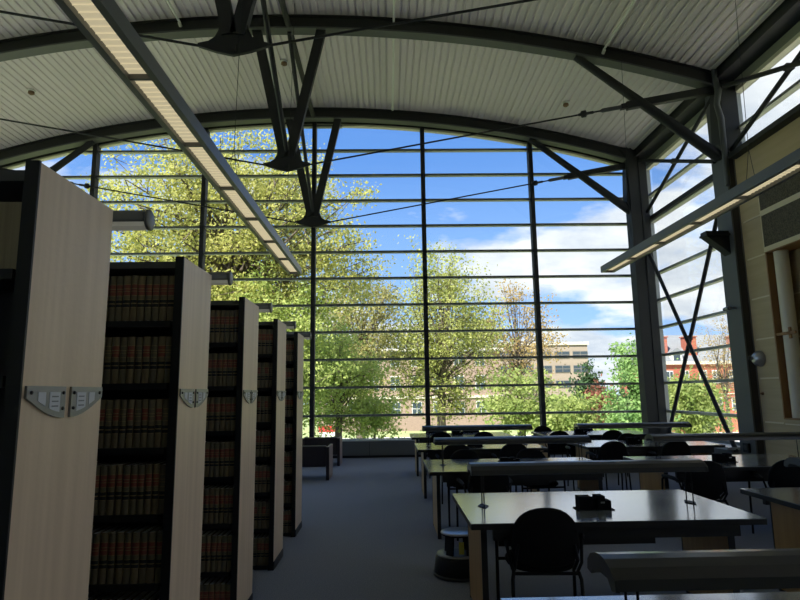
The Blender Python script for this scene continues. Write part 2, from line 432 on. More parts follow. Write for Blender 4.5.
# heater casings under the front and side glass
h = MB(); h.box(XL, 6.38, YG-0.34, YG-0.06, 0.06, 0.40, HEAT); h.box(XL, 6.38, YG-0.30, YG-0.06, 0, 0.06, BLACK); h.box(XL, 6.38, YG-0.36, YG-0.02, 0.40, 0.43, HEATT)  # pale top has the light falling on the casing in its colour
for x in np.arange(XL+0.1, 6.3, 1.475): h.box(x-0.004, x+0.004, YG-0.344, YG-0.33, 0.06, 0.40, BLACK)
tag(h.build('heater_casing'), 'long low grey heater casing under the big front window', 'heater')
h = MB(); h.box(6.72, 7.04, 11.7, 14.6, 0.0, 0.38, HEAT); h.box(6.62, 7.06, 11.66, 14.62, 0.38, 0.43, HEATT)
tag(h.build('window_ledge'), 'low pale ledge under the right side window behind the desks', 'ledge')

# ------------------------------------------------------------------ steelwork
def column(y, xi, label, big=0.36, fl=None, w=0.32, hy=0.0):
    fl = fl or STEELG
    t_ = thing('steel_column', label, 'column', (xi, y, 0), 0, None)
    b = MB(); d = big
    b.box(-w/2, -w/2+0.03, -d/2, d/2, 0, 8.0, fl); b.box(w/2-0.03, w/2, -d/2, d/2, 0, 7.8, fl)
    b.box(-w/2+0.03, w/2-0.03, -0.02, 0.02, 0, 7.9, STEEL)
    b.box(-w/2+0.03, w/2-0.03, -d/2+0.02, -d/2+0.06, 0, 7.8, STEEL)
    b.build('shaft', parent=t_)
    MB().box(-0.2, 0.2, -0.24, 0.24, 0, 0.03, STEEL).build('base_plate', parent=t_)
    b = MB(); b.prism([(-0.16, 7.75), (-0.34, 8.02), (0.12, 8.0), (0.12, 6.2), (-0.16, 6.2), (-0.24, 6.5), (-0.2, 7.3)], lambda u, v, q: (u, q+hy, v), -0.13, 0.13 if not hy else 0.3, STEEL)
    b.build('head_plate', parent=t_)
    if big < 0.4: return t_
    b = MB(); b.box(-0.58, -0.08, -0.16, 0.12, 4.60, 4.64, STEEL); b.prism([(-0.16, 4.28), (-0.56, 4.60), (-0.56, 4.70), (-0.08, 4.70), (-0.08, 4.2)], lambda u, v, q: (u, q, v), -0.11, 0.11, STEEL)
    b.build('brace_bracket', parent=t_)
    return t_
colA = column(14.92, 6.60, 'dark steel column in the corner between front and side glass', 0.34, STEEL)
colB = column(11.36, 6.95, 'grey steel column where the side glass meets the tan wall', 0.50, w=0.2, hy=-0.36)
colC = column(7.0, 6.83, 'grey steel column standing against the tan wall nearer the reader', 0.36)
cp = MB().box(6.81, 6.98, 14.86, 15.16, 0.43, 7.7, STEEL)
tag(cp.build('corner_post'), 'dark corner post between the front window and the side glass', 'post')
pipe = MB().tube([(6.66, 10.86, 8.1), (6.66, 10.86, 7.7), (6.69, 10.84, 7.5), (6.64, 10.86, 7.2), (6.69, 10.85, 6.9), (6.69, 10.85, 5.5)], [0.055, 0.06, 0.07, 0.055, 0.06, 0.05], 10)
tag(pipe.build('wrapped_downpipe', STEELG), 'lumpy dark wrapped pipe beside the head of the glazed wall column', 'pipe')

ordn = ['front window', 'middle', 'nearest']
def arch(y, i):
    lab = ['curved dark steel roof arch over the front window', 'curved dark steel roof arch crossing mid room',
           'curved dark steel roof arch nearest overhead'][i]
    t_ = thing('roof_arch', lab, 'roof truss', (0, y, 0), 0)
    xs = np.linspace(CX-HX-0.05, CX+HX+0.05, 49)
    def band(d0, d1, y0, y1, m_):
        poly = [(x, arcz(x, d0)) for x in xs] + [(x, arcz(x, d1)) for x in reversed(xs)]
        return poly
    b = MB()
    for d0, d1, hw, m_ in ((0.0, 0.03, 0.11, STEEL), (0.03, 0.27, 0.06, STEEL), (0.27, 0.31, 0.12, STEELG)):  # paler bottom flange paints in light reflected on the underside
        vs = []
        for x in xs:
            for yy in (-hw, hw):
                vs += [(x, yy, arcz(x, d0+0.003)), (x, yy, arcz(x, d1))]
        fs = []
        for q in range(len(xs)-1):
            a = 4*q; fs += [(a, a+1, a+5, a+4), (a+2, a+6, a+7, a+3), (a, a+4, a+6, a+2), (a+1, a+3, a+7, a+5)]
        fs += [(0, 2, 3, 1), (4*len(xs)-4, 4*len(xs)-3, 4*len(xs)-1, 4*len(xs)-2)]
        b.add(vs, fs, m_)
    b.build('arch_beam', parent=t_)
    zn = 5.97
    for s in (-1, 1):
        MB().bar((CX+s*0.66, 0, 8.93), (CX+s*0.05, 0, zn+0.22), 0.19, 0.12, STEEL, up=(0, 1, 0)).build('strut', parent=t_)
        tip = (CX+s*0.45, 0, zn+0.075); end = (CX+s*(HX+0.08), 0, 7.60)
        d = (Vector(end)-Vector(tip)).normalized(); L_ = (Vector(end)-Vector(tip)).length
        at = lambda q: Vector(tip)+d*q
        rod = MB().tube([tip, at(L_-1.9)], 0.018, 8, STEEL)
        rod.build('tie_rod', parent=t_)
        tb = MB().tube([at(L_-2.9), at(L_-2.86), at(L_-2.84), at(L_-2.76), at(L_-2.74), at(L_-2.6)], [0.03, 0.03, 0.07, 0.07, 0.03, 0.03], 10, STEEL)
        tb.tube([at(L_-2.45), at(L_-2.4), at(L_-2.0), at(L_-1.95)], [0.022, 0.045, 0.045, 0.022], 8, CHROME if False else STEELG)
        tb.build('turnbuckle', parent=t_)
        MB().bar(at(L_-1.9), end, 0.12, 0.15, STEEL).prism([(0, 0), (0.1, 0), (0.1, 0.1), (0, 0.1)], lambda u, v, q: tuple(at(L_-2.02) + d*q + Vector((0, u-0.05, v-0.05))), 0, 0.14, STEEL).build('rod_end', parent=t_)
        br = MB().tube([(CX+s*5.86, 0, arcz(CX+s*5.86, 0.3)), (CX+s*(HX+0.0), 0, 6.15)], [0.075, 0.115], 14, STEEL)
        br.build('diagonal_brace', parent=t_)
    pl = [(-0.46, 0.10), (-0.45, 0.06), (-0.22, -0.02), (0, -0.07), (0.22, -0.02), (0.45, 0.06), (0.46, 0.10), (0.32, 0.13), (0.24, 0.19), (0.195, 0.28), (0.175, 0.40), (0.165, 0.50),
          (-0.165, 0.50), (-0.175, 0.40), (-0.195, 0.28), (-0.24, 0.19), (-0.32, 0.13)]
    b = MB(); b.prism(pl, lambda u, v, q: (CX+u, q, zn+v), -0.025, 0.025, STEEL)
    b.bar((CX-0.05, 0, zn+0.02), (CX+0.05, 0, zn+0.02), 0.12, 0.08, STEEL)
    b.build('node_plate', parent=t_)
    return t_
arches = [arch(y, i) for i, y in enumerate(AY)]
rp = MB().tube([(CX, YB, 8.98), (CX, 14.9, 8.98)], 0.06, 12)
tag(rp.build('ridge_tube', STEEL), 'dark steel tube running along the crown of the vault', 'tube')
for ya, yb, nm in ((11.0, 14.93, 'from the mid arch down to the front window truss'), (7.0, 11.0, 'from the nearest arch down to the mid-room truss')):
    o = MB().tube([(CX, ya, 8.9), (CX, yb, 6.3)], 0.045, 12).build('ridge_brace', STEEL)
    tag(o, 'slim dark steel brace ' + nm, 'brace')
def xbrace(y0, z0, y1, z1, X, lab, r=0.045, h=0.05):
    t_ = thing('cross_brace', lab, 'brace')
    for k, (a, c) in enumerate((((X, y0, z0), (X, y1, z1)), ((X-0.09, y0, z1), (X-0.09, y1, z0)))):
        MB().tube([a, c], r, 10).build('brace_rod', STEEL, t_)
    MB().box(X-0.11, X+0.03, (y0+y1)/2-h, (y0+y1)/2+h, (z0+z1)/2-h, (z0+z1)/2+h).build('crossing_plate', STEEL, t_)
xbrace(14.75, 0.35, 11.68, 5.1, 6.90, 'tall steel cross brace inside the right side glass, behind the desks')
xbrace(14.75, 6.2, 11.35, 7.62, 6.86, 'small steel cross brace high in the corner of side glass')
xbrace(10.9, 6.25, 7.15, 7.6, 6.86, 'steel cross brace in the clerestory above the tan wall')

# ceiling conduits, detectors
for x, y0, y1, lab in ((-4.15, 5.0, 10.9, 'thin pale conduit under the deck left of the crown'), (0.18, 5.0, 14.5, 'thin pale conduit under the deck just right of the crown'), (4.45, 5.0, 10.9, 'thin pale conduit under the deck at the right of the vault')):
    z = arcz(x)-0.10
    c = MB().tube([(x, y0, z), (x, y1, z)], 0.024, 8, PIPE).tube([(x, y1-0.04, z-0.02), (x, y1+0.04, z-0.05)], 0.035, 8, PIPE)
    if y1 < 12: z -= 0.0
    tag(c.build('ceiling_conduit'), lab, 'conduit')
for x, y, lab in ((-8.15, 12.7, 'small brown smoke detector on the deck at far left'), (4.4, 13.3, 'small brown smoke detector on the deck right of the crown'), (-2.35, 12.6, 'small brown smoke detector on the deck near the crown')):
    z = arcz(x)
    d = thing('smoke_detector', lab, 'smoke detector', (x, y, z), 0, None)
    MB().lathe([(0.09, 0.0), (0.09, -0.03), (0.06, -0.035)], seg=16).build('base', PIPE, d)
    MB().lathe([(0.065, -0.035), (0.07, -0.08), (0.03, -0.11)], seg=16).build('sensor', SENSOR, d)

# ------------------------------------------------------------------ linear pendants
def pendant(x, label, y1=11.75, sec=1.25):
    z = 4.0; n = 10
    t_ = thing('linear_pendant', label, 'pendant light', (x, y1, z))
    w = 0.14
    L_ = sec*n
    b = MB()
    for s in (-1, 1):
        poly = [(s*w, 0.0), (s*(w-0.055), 0.0), (s*(w-0.055), 0.03), (s*(w-0.04), 0.10), (s*(w-0.03), 0.13), (s*w, 0.13)]
        b.prism(poly, lambda u, v, q: (u, q, v), -L_, 0, PENDM)
    b.box(-w+0.03, w-0.03, -L_, 0, 0.12, 0.13, PENDM)
    b.box(-w, w, 0, 0.02, 0, 0.13, PENDM)
    b.build('housing', parent=t_)
    for k in range(n):
        yb = -L_ + k*sec
        l = MB(); l.box(-w+0.055, w-0.055, yb+0.015, yb+sec-0.015, 0.045, 0.055, LOUV)
        q = yb+0.04
        while q < yb+sec-0.03:
            l.box(-w+0.055, w-0.055, q-0.003, q+0.003, 0.037, 0.045, LOUV); q += 0.075
        l.build('louvre', parent=t_)
        MB().box(-w+0.05, w-0.05, yb-0.015, yb+0.015, 0.005, 0.05).build('joint_plate', PENDM, t_)
    for yy in (-1.2, -4.9, -8.6):
        zz = arcz(x) - z
        MB().tube([(-0.05, yy, 0.13), (0.03, yy, 0.6), (0.12, yy, zz)], 0.004, 5, STEEL).tube([(0.08, yy, 0.13), (0.03, yy, 0.6)], 0.004, 5, STEEL).build('hanging_wire', parent=t_)
    return t_
pendant(-1.90, 'long grey linear pendant light with cream louvres, over the aisle by the bookcases')
pendant(4.60, 'long grey linear pendant light with cream louvres, in front of the tan wall', 11.9, 1.17)

# ------------------------------------------------------------------ bookcases
ex = -1.07; CD = 0.48; H = 2.30
CY = [1.745, 3.03, 4.345, 5.66, 6.92]
LX = -4.0
SH = [0.04 + 0.321*k for k in range(7)]      # shelf board tops
ordc = ['nearest bookcase', 'second bookcase', 'third bookcase', 'fourth bookcase', 'farthest bookcase']
def book_mesh(name, w, h, d, tone, red=True):
    b = MB(); g = 0.0018
    body = BKTAN if tone == 0 else BKOLV
    x0, x1 = g, w-g
    def band(z0, z1, m_, out=0.0):
        # slightly rounded spine strip
        n = 5; vs = []; fs = []
        for k in range(n):
            u = k/(n-1); x = x0+(x1-x0)*u; y = -0.007*math.sin(math.pi*u) - out
            vs += [(x, y, z0*h), (x, y, z1*h)]
        fs = [(2*k, 2*k+2, 2*k+3, 2*k+1) for k in range(n-1)]
        b.add(vs, fs, m_, True)
    bands = [(0, .29, body), (.29, .302, GOLD), (.302, .46, BKBLK), (.46, .472, GOLD), (.472, .55, body), (.55, .562, GOLD),
             (.562, .80, BKRED if red else body), (.80, .812, GOLD), (.812, 1.0, body)]
    for z0, z1, m_ in bands: band(z0, z1, m_)
    # gilt words as small bars
    band(.37, .392, GOLD, 0.0006); band(.645, .657, GOLD, 0.0006); band(.70, .715, GOLD, 0.0006)
    # boards and page block
    b.box(x0, x0+0.003, 0, d, 0, h, body); b.box(x1-0.003, x1, 0, d, 0, h, body)
    b.box(x0+0.003, x1-0.003, 0.003, d-0.004, 0.004, h-0.002, PAGES)
    return b.build(name)
protos = []
for k in range(8):
    o = book_mesh('law_book', random.choice((0.034, 0.036, 0.038, 0.040)), 0.236+0.005*random.random(), 0.18, k % 2, k != 5)
    protos.append((o, max(v.co.x for v in o.data.vertices) + 0.0026))
first_used = set()
ORD = ['next to', 'second from', 'third from', 'fourth from', 'fifth from', 'sixth from', 'seventh from', 'eighth from', 'ninth from', 'tenth from', 'eleventh from', 'twelfth from', 'thirteenth from', 'fourteenth from', 'fifteenth from', 'sixteenth from', 'seventeenth from', 'eighteenth from', 'nineteenth from', 'twentieth from', 'twenty-first from', 'twenty-second from']
SHS = ['bottom shelf', 'sixth shelf down', 'fifth shelf down', 'middle shelf', 'third shelf down', 'second shelf down', 'top shelf']
SHN = ['bottom shelf', 'second shelf from the bottom', 'third shelf from the bottom', 'middle shelf', 'third shelf from the top', 'second shelf from the top', 'top shelf']
def bookcase(ci, y):
    lab = ['black steel bookcase with light wood end panel, nearest, cut by the picture edge', 'black steel bookcase with light wood end panel, second from the reader',
           'black steel bookcase with light wood end panel, third and middle of the row', 'black steel bookcase with light wood end panel, fourth from the reader',
           'black steel bookcase with light wood end panel, last before the window'][ci]
    t_ = thing('bookcase', lab, 'bookcase', (ex, y, 0))
    p = MB().box(-0.022, 0.0, 0.0, CD, 0.07, H).build('end_panel', MAPLE, t_)
    MB().box(-0.042, 0.0015, -0.009, 0.0, 0.0, H+0.004).build('edge_strip', BLACK, t_)
    b = MB(); Lx = LX-ex
    for xx in (-0.042, (Lx)/3, 2*Lx/3, Lx):
        b.box(xx, xx+(0.0195 if xx > -0.1 else 0.037), -0.004, CD+0.004, 0, H+0.004, BLACK)
    b.box(Lx, -0.022, CD/2-0.008, CD/2+0.008, 0.05, H-0.02, BLACK)
    b.build('upright_frame', parent=t_)
    MB().box(Lx, -0.03, 0.01, CD-0.01, H-0.055, H-0.02, STEELG).build('canopy_top', parent=t_)  # grey carries the light along the case top in its colour
    MB().prism([(0.0, 0), (CD, 0), (CD, 0.07), (0.03, 0.07), (0, 0.02)], lambda u, v, q: (q, u, v), -0.05, 0.006).build('base_kick', BLACK, t_)
    for k, z in enumerate(SH):
        MB().box(Lx, -0.06, 0.004, CD-0.004, z-0.032, z).build('shelf', BLACK, t_)
    # two quarter-round label frames making a half moon
    def frame(sd, y0, y1):
        W_ = y1-y0; top = 1.615; n = 10
        dp = lambda u: 0.036 + 0.064*math.sin(min(u, 1)*math.pi/2)    # depth below the top edge, deep towards the middle
        pts = lambda e: [(y0 + (u if sd < 0 else 1-u)*W_, top-dp(u)+e) for u in np.linspace(0, 1, n)]
        poly = [(y0 if sd < 0 else y1, top), (y1 if sd < 0 else y0, top)] + list(reversed(pts(0)))
        b = MB(); b.prism(poly, lambda u, v, q: (q, u, v), 0.001, 0.009, TAG)
        fo = b.build('label_frame', parent=t_)
        for a, c_ in ((0.27, 0.46), (0.56, 0.84)):
            pp = [(y0 + (u if sd < 0 else 1-u)*W_, top-0.018) for u in (a, c_)] + [(y0 + (u if sd < 0 else 1-u)*W_, top-dp(u)+0.017) for u in np.linspace(c_, a, 5)]
            MB().prism(pp, lambda u, v, q: (q, u, v), 0.009, 0.0105).build('label_card', PAPER, fo)
            if c_ > 0.5:
                ib = MB()
                for q in range(3):
                    ya, yb_ = [y0 + (u if sd < 0 else 1-u)*W_ for u in (a+0.06, c_-0.05)]
                    ib.box(0.0105, 0.0112, min(ya, yb_), max(ya, yb_), top-0.034-q*0.015, top-0.030-q*0.015, INK)
                ib.build('label_print', parent=fo)
        for u, dz in ((0.1, 0.02), (0.93, 0.02), (0.93, 0.07)):
            yy = y0 + (u if sd < 0 else 1-u)*W_
            MB().lathe([(0.006, 0), (0.006, 0.003), (0.003, 0.005)], (0.009, yy, top-dz), 10, BLACK, axis='x').build('screw', parent=fo)
    frame(-1, 0.012, 0.222); frame(1, 0.258, 0.468)
    return t_
for ci, y in enumerate(CY):
    bookcase(ci, y)
    xvis = [0.26, 0.72, 0.50, 0.38, 0.30][ci]
    for k, z in enumerate(SH):
        if ci == 0: continue
        if k == 6 and ci == 0: pass
        x = ex-0.043; lim = ex-0.06-xvis
        seq = k*3+ci; nb = -1
        while x > lim:
            pi = (seq % 2) if k % 3 else (seq*3 % 5) % 2 + (2 if seq % 7 == 3 else 0)
            src, w = protos[(k + pi) % 4 if ci % 2 == 0 else 4+(k+pi) % 4]
            x -= w
            if src not in first_used:
                first_used.add(src); o = src
            else:
                o = src.copy(); COL.objects.link(o)
            o.location = (x, y+0.012+random.uniform(0, 0.005), z+0.001)
            nb += 1
            tag(o, 'tan banded law book, %s the end panel, %s of %s' % (ORD[nb], SHS[k], ordc[ci]), 'book', 'law books on the %s of the %s' % (SHN[k], ordc[ci]))
            seq += 1
for src, w in protos:
    if src not in first_used: bpy.data.objects.remove(src)
# pale large volume on the top shelf of the nearest case
big = MB(); big.box(-0.10, 0.0, 0, 0.2, 0, 0.215, mat('aged_pages', (0.40, 0.34, 0.22), 0.8, var=((60, 60, 2), 3, (0.30, 0.25, 0.16)))).box(-0.104, -0.096, -0.004, 0.2, 0, 0.22, BKTAN)
tag(big.build('pale_volume', loc=(-1.132, 1.77, SH[6]+0.001)), 'pale cream volume at the left edge, on the nearest bookcase top shelf', 'book')

# shelf-top aisle lights
for ci, y in enumerate(CY):
    yy = y+CD+0.2
    t_ = thing('aisle_light', 'grey round-ended tube light sticking out behind the top of the ' + ordc[ci], 'light', (-1.005, yy, 2.32))
    b = MB()
    n = 20; pts = []
    pr = 0.042
    poly = [(pr*math.cos(a), pr*math.sin(a)) for a in np.linspace(-0.35, math.pi+0.35, n)]
    b.prism(poly, lambda u, v, q: (q, u, v), -2.9, -0.012, SHTUBE, True)
    b.lathe([(pr+0.003, -0.012), (pr+0.004, -0.002), (pr-0.004, 0.002)], (0, 0, 0), 20, SHTUBE, axis='x')
    b.build('housing', parent=t_)
    MB().box(-2.88, -0.014, -0.034, 0.034, -0.036, -0.016).build('diffuser', DIFF, t_)
    for xx in (-0.45, -1.9): MB().bar((xx, 0, 0.0), (xx, -0.2-CD/2, 0.0), 0.03, 0.02, BLACK).bar((xx, -0.2-CD/2, 0.0), (xx, -0.2-CD/2, -0.06), 0.03, 0.02, BLACK).build('bracket_arm', parent=t_)

# ------------------------------------------------------------------ reading tables
TYC = [1.985, 4.51, 7.02, 9.49, 11.88]
TXL, TXR = (0.45, 2.44), (2.96, 5.04)
rows = ['foreground row', 'first full row', 'second row', 'third row', 'back row']
def table(x0, x1, yc, label):
    t_ = thing('reading_table', label, 'table', ((x0+x1)/2, yc, 0), 0)
    hw = (x1-x0)/2; hd = 0.575
    MB().box(-hw, hw, -hd, hd, 0.735, 0.74, LAMIN).build('tabletop', parent=t_)
    MB().box(-hw+0.001, hw-0.001, -hd+0.001, hd-0.001, 0.700, 0.735).build('edge_band', BLACK, t_)
    b = MB()
    for s in (-1, 1): MB().box(-hw+0.15, hw-0.15, s*0.5-0.02, s*0.5+0.02, 0.62, 0.70, BLACKS).build('apron', parent=t_)
    MB().box(-hw+0.2, hw*0.3, -0.42, -0.38, 0.56, 0.70, BLACKS).build('cable_tray', parent=t_)
    for s in (-1, 1):
        xx = s*(hw-0.115)
        lg = MB().box(xx-0.018, xx+0.018, -0.33, 0.33, 0.02, 0.70, OAK).build('leg_panel', parent=t_)
        for y_ in (-0.345, 0.33): MB().box(xx-0.02, xx+0.02, y_, y_+0.015, 0.0, 0.70, BLACKS).build('edge_strip', parent=lg)
    return t_
def lamp(x0, x1, yc, label):
    """linear reading lamp on two pairs of thin posts"""
    t_ = thing('desk_lamp', label, 'lamp', ((x0+x1)/2, yc, 0.741), 0)
    hw = (x1-x0)/2
    poly = [(-0.125, -0.052), (-0.118, -0.02), (-0.085, 0.006), (-0.04, 0.02), (0.0, 0.024), (0.04, 0.02), (0.085, 0.006), (0.118, -0.02), (0.125, -0.052), (0.09, -0.058), (0.06, -0.030), (-0.06, -0.030), (-0.09, -0.058)]
    b = MB(); b.prism(poly, lambda u, v, q: (q, u, 0.29+v), -hw, hw, LAMPM, False)
    b.build('shade', parent=t_)
    for s in (-1, 1): MB().prism([(u*1.03, v*1.03) for u, v in poly], lambda u, v, q: (q, u, 0.29+v), s*hw-0.006, s*hw+0.006, LAMPM).build('end_cap', parent=t_)
    MB().box(-hw+0.05, hw-0.05, -0.058, 0.058, 0.237, 0.259).build('diffuser', LAMPU, t_)
    for s in (-1, 1):
        xx = s*(hw-0.09)
        for d in (-0.05, 0.05):
            MB().tube([(xx, d, 0.0), (xx, d, 0.262)], 0.0048, 8).build('post', PLAST, t_)
        MB().prism([(-0.09, 0), (0.0, 0.04), (0.09, 0), (0, -0.04)], lambda u, v, q: (xx+v, u, q), 0, 0.005).build('foot', PLAST, t_)
    return t_
ORGM = mat('matt_black_organizer', (0.006, 0.006, 0.007), 0.8, spec=0.1)
def organizer(x, y, label, low=False, rz=0):
    t_ = thing('desk_organizer', label, 'organizer', (x, y, 0.741), rz); t_.scale = (0.84, 0.84, 0.9)
    k = 0.5 if low else 1.0
    b = MB(); b.box(-0.13, -0.02, -0.06, 0.06, 0.006, 0.10*k, ORGM); b.box(-0.02, 0.04, -0.05, 0.06, 0.006, 0.085*k, ORGM); b.box(0.02, 0.09, -0.06, 0.06, 0.006, 0.105*k, ORGM); b.box(0.09, 0.14, -0.06, 0.05, 0.006, 0.07*k, ORGM)
    b.build('compartment', parent=t_, bevel=0.004)
    MB().box(-0.15, 0.16, -0.075, 0.07, 0, 0.006).build('base', ORGM, t_)
    MB().box(0.05, 0.085, -0.0612, -0.060, 0.05*k, 0.062*k).build('plate', TAG, t_)
side_l = ['left side', 'right side']
LL = {}
table(TXL[0]+.0, TXL[1], TYC[0], 'grey topped reading table at the bottom edge, nearest the reader')
lamp(0.68, 2.45, TYC[0], 'grey linear desk lamp at the bottom edge, closest to the reader')
for i in range(1, 5):
    table((0.52 if i == 1 else 0.42), (2.36 if i > 2 else 2.45), TYC[i], 'grey topped reading table by the aisle, ' + ['', 'first full one beyond the foreground lamp', 'second from the reader', 'third from the reader', 'last before the window'][i])
    if i < 4: lamp((0.60 if i == 1 else 0.53), (2.25 if i == 3 else 2.33), TYC[i], 'grey linear desk lamp on the aisle table, ' + ['', 'behind the large chair', 'second lamp back', 'the farthest lamp of the aisle side', ''][i])
    table(TXR[0], TXR[1], TYC[i], 'grey topped reading table towards the tan wall, ' + ['', 'cut by the right picture edge', 'in the second row', 'in the third row', 'last before the corner'][i])
    if i < 4: lamp((2.99 if i == 3 else 3.07), (4.78 if i == 3 else 4.95), TYC[i], 'grey linear desk lamp on the wall-side table, ' + ['', 'only its tip in the picture', 'long one in front of the tan wall', 'the farthest one, before the corner column', ''][i])
organizer(1.45, 4.34, 'black two-part desk organizer on the first full table')
organizer(1.45, 7.30, 'low black desk organizer lying on the second aisle table', True)
organizer(3.86, 6.90, 'black two-part desk organizer on the wall-side table in the second row')
organizer(1.32, 9.30, 'black desk organizer on the third aisle table')
organizer(1.35, 11.90, 'black desk organizer on the last aisle table by the window')
organizer(3.72, 11.6, 'black desk organizer on the last wall-side table')
organizer(3.86, 9.4, 'black desk organizer on the wall-side table in the third row')

# ------------------------------------------------------------------ chairs
def make_chair(label):
    t_ = thing('reading_chair', label, 'chair', (0, 0, 0), 0, None)      # faces +y, backrest at y=-0.24
    # seat: rounded pad
    b = MB(); n = 28
    def sup(a, rx, ry, p=2.6):
        c, s = math.cos(a), math.sin(a)
        return rx*math.copysign(abs(c)**(2/p), c), ry*math.copysign(abs(s)**(2/p), s)
    rings = [(0.90, 0.435), (1.0, 0.45), (1.0, 0.47), (0.93, 0.487), (0.5, 0.485), (0.02, 0.478)]
    vs = []
    for k, z in rings:
        for q in range(n):
            x, y = sup(2*math.pi*q/n, 0.225*k, 0.225*k)
            vs.append((x, y+0.02, z + (0.012 if y > 0.1 and False else 0)))
    fs = [(i*n+q, i*n+(q+1) % n, (i+1)*n+(q+1) % n, (i+1)*n+q) for i in range(len(rings)-1) for q in range(n)] + [tuple(range(n))[::-1], tuple(range((len(rings)-1)*n, len(rings)*n))]
    b.add(vs, fs, None, True); b.build('seat', FABRIC, t_)
    # backrest: rounded dome-topped shell, slightly bent around the sitter and leaning back
    b = MB(); rings = [(0.94, -0.03), (1.0, -0.02), (1.0, 0.012), (0.9, 0.026), (0.45, 0.03), (0.02, 0.028)]
    vs = []
    for k, dy in rings:
        for q in range(n):
            a = 2*math.pi*q/n
            x, z = sup(a, 0.208*k, 0.185*k, 2.2 if math.sin(a) > 0 else 3.0)
            yy = -0.245 + dy - z*0.16 + (x*x)*0.9
            vs.append((x*(1.0 + (0.06 if z < 0 else 0)), yy, 0.662+z))
    b.add(vs, [(i*n+q, (i+1)*n+q, (i+1)*n+(q+1) % n, i*n+(q+1) % n) for i in range(len(rings)-1) for q in range(n)] + [tuple(range(n)), tuple(range((len(rings)-1)*n, len(rings)*n))[::-1]], None, True)
    b.build('backrest', FABRIC, t_)
    for s in (-1, 1):
        MB().tube([(s*0.225, -0.235, 0.0), (s*0.215, -0.21, 0.40), (s*0.205, -0.19, 0.44)], 0.012, 8).build('leg', PLAST, t_)
        MB().tube([(s*0.265, 0.21, 0.0), (s*0.265, 0.19, 0.46), (s*0.265, 0.17, 0.61), (s*0.262, 0.12, 0.64)], 0.012, 8).build('leg', PLAST, t_)
        MB().tube([(s*0.262, 0.16, 0.645), (s*0.268, 0.05, 0.655), (s*0.262, -0.09, 0.65), (s*0.245, -0.15, 0.63)], [0.016, 0.021, 0.021, 0.014], 10).build('armrest', PLAST, t_)
        MB().tube([(s*0.19, -0.13, 0.44), (s*0.195, -0.225, 0.52), (s*0.175, -0.235, 0.62)], 0.012, 8).tube([(s*0.245, -0.15, 0.63), (s*0.225, -0.2, 0.5), (s*0.20, -0.17, 0.43)], 0.011, 8).build('back_bracket', PLAST, t_)
    MB().tube([(-0.265, 0.18, 0.425), (0.265, 0.18, 0.425)], 0.011, 8).build('cross_rail', PLAST, t_)
    MB().tube([(-0.21, -0.19, 0.43), (0.21, -0.19, 0.43)], 0.011, 8).build('cross_rail', PLAST, t_)
    return t_
ch0 = None
def chair(x, yback, rz, label, near=True):
    """yback = the depth of the backrest plane"""
    global ch0
    y = yback + 0.26 if near else yback - 0.26
    r = rz if near else math.pi + rz
    if ch0 is None:
        ch0 = make_chair(label); ch0.location = (x, y, 0); ch0.rotation_euler = (0, 0, r); return
    dup(ch0, (x, y, 0), r, label)
CH = [
 (1.00, 3.86, -0.06, 'large black round-backed armchair drawn up to the first full table, nearest in view', 1),
 (1.00, 6.15, 0.05, 'black round-backed chair behind the long lamp, at the near side of the second aisle table', 1),
 (0.97, 7.75, 0.0, 'black chair facing the reader over the second aisle table, by the aisle', 0),
 (1.83, 7.72, 0.1, 'black chair facing the reader over the second aisle table, away from the aisle', 0),
 (0.97, 8.66, 0.0, 'black chair back at the third aisle table, near side and by the aisle', 1),
 (1.80, 8.62, 0.0, 'black chair back at the third aisle table, near side away from the aisle', 1),
 (0.97, 11.2, 0.0, 'black chair back at the last aisle table, near side by the aisle', 1),
 (1.76, 11.1, 0.0, 'black chair back at the last aisle table, near side away from the aisle', 1),
 (0.95, 12.55, 0.0, 'black chair on the window side of the last aisle table, by the aisle', 0),
 (1.70, 12.5, 0.0, 'black chair on the window side of the last aisle table, away from the aisle', 0),
 (3.25, 6.15, 0.02, 'black round-backed chair beyond the first full table corner, before the long wall-side lamp', 1),
 (4.20, 6.15, -0.2, 'black chair at the right picture edge, near side of the second wall-side table', 1),
 (3.24, 8.62, 0.0, 'black chair back at the third wall-side table, the left of its near pair', 1),
 (4.16, 8.62, 0.0, 'black chair back at the third wall-side table, in front of the side glass', 1),
 (3.20, 10.1, 0.0, 'black chair facing the reader over the third wall-side table, left one', 0),
 (4.05, 10.1, 0.0, 'black chair facing the reader over the third wall-side table, right one', 0),
 (3.14, 11.0, 0.0, 'black chair back at the last wall-side table, left of its near pair', 1),
 (4.14, 11.0, 0.0, 'black chair back at the last wall-side table, right of its near pair', 1),
 (3.24, 12.6, 0.0, 'black chair on the window side of the last wall-side table, left one', 0),
 (4.12, 12.6, 0.0, 'black chair on the window side of the last wall-side table, right one', 0),
]
for c in CH: chair(c[0], c[1], c[2], c[3], bool(c[4]))

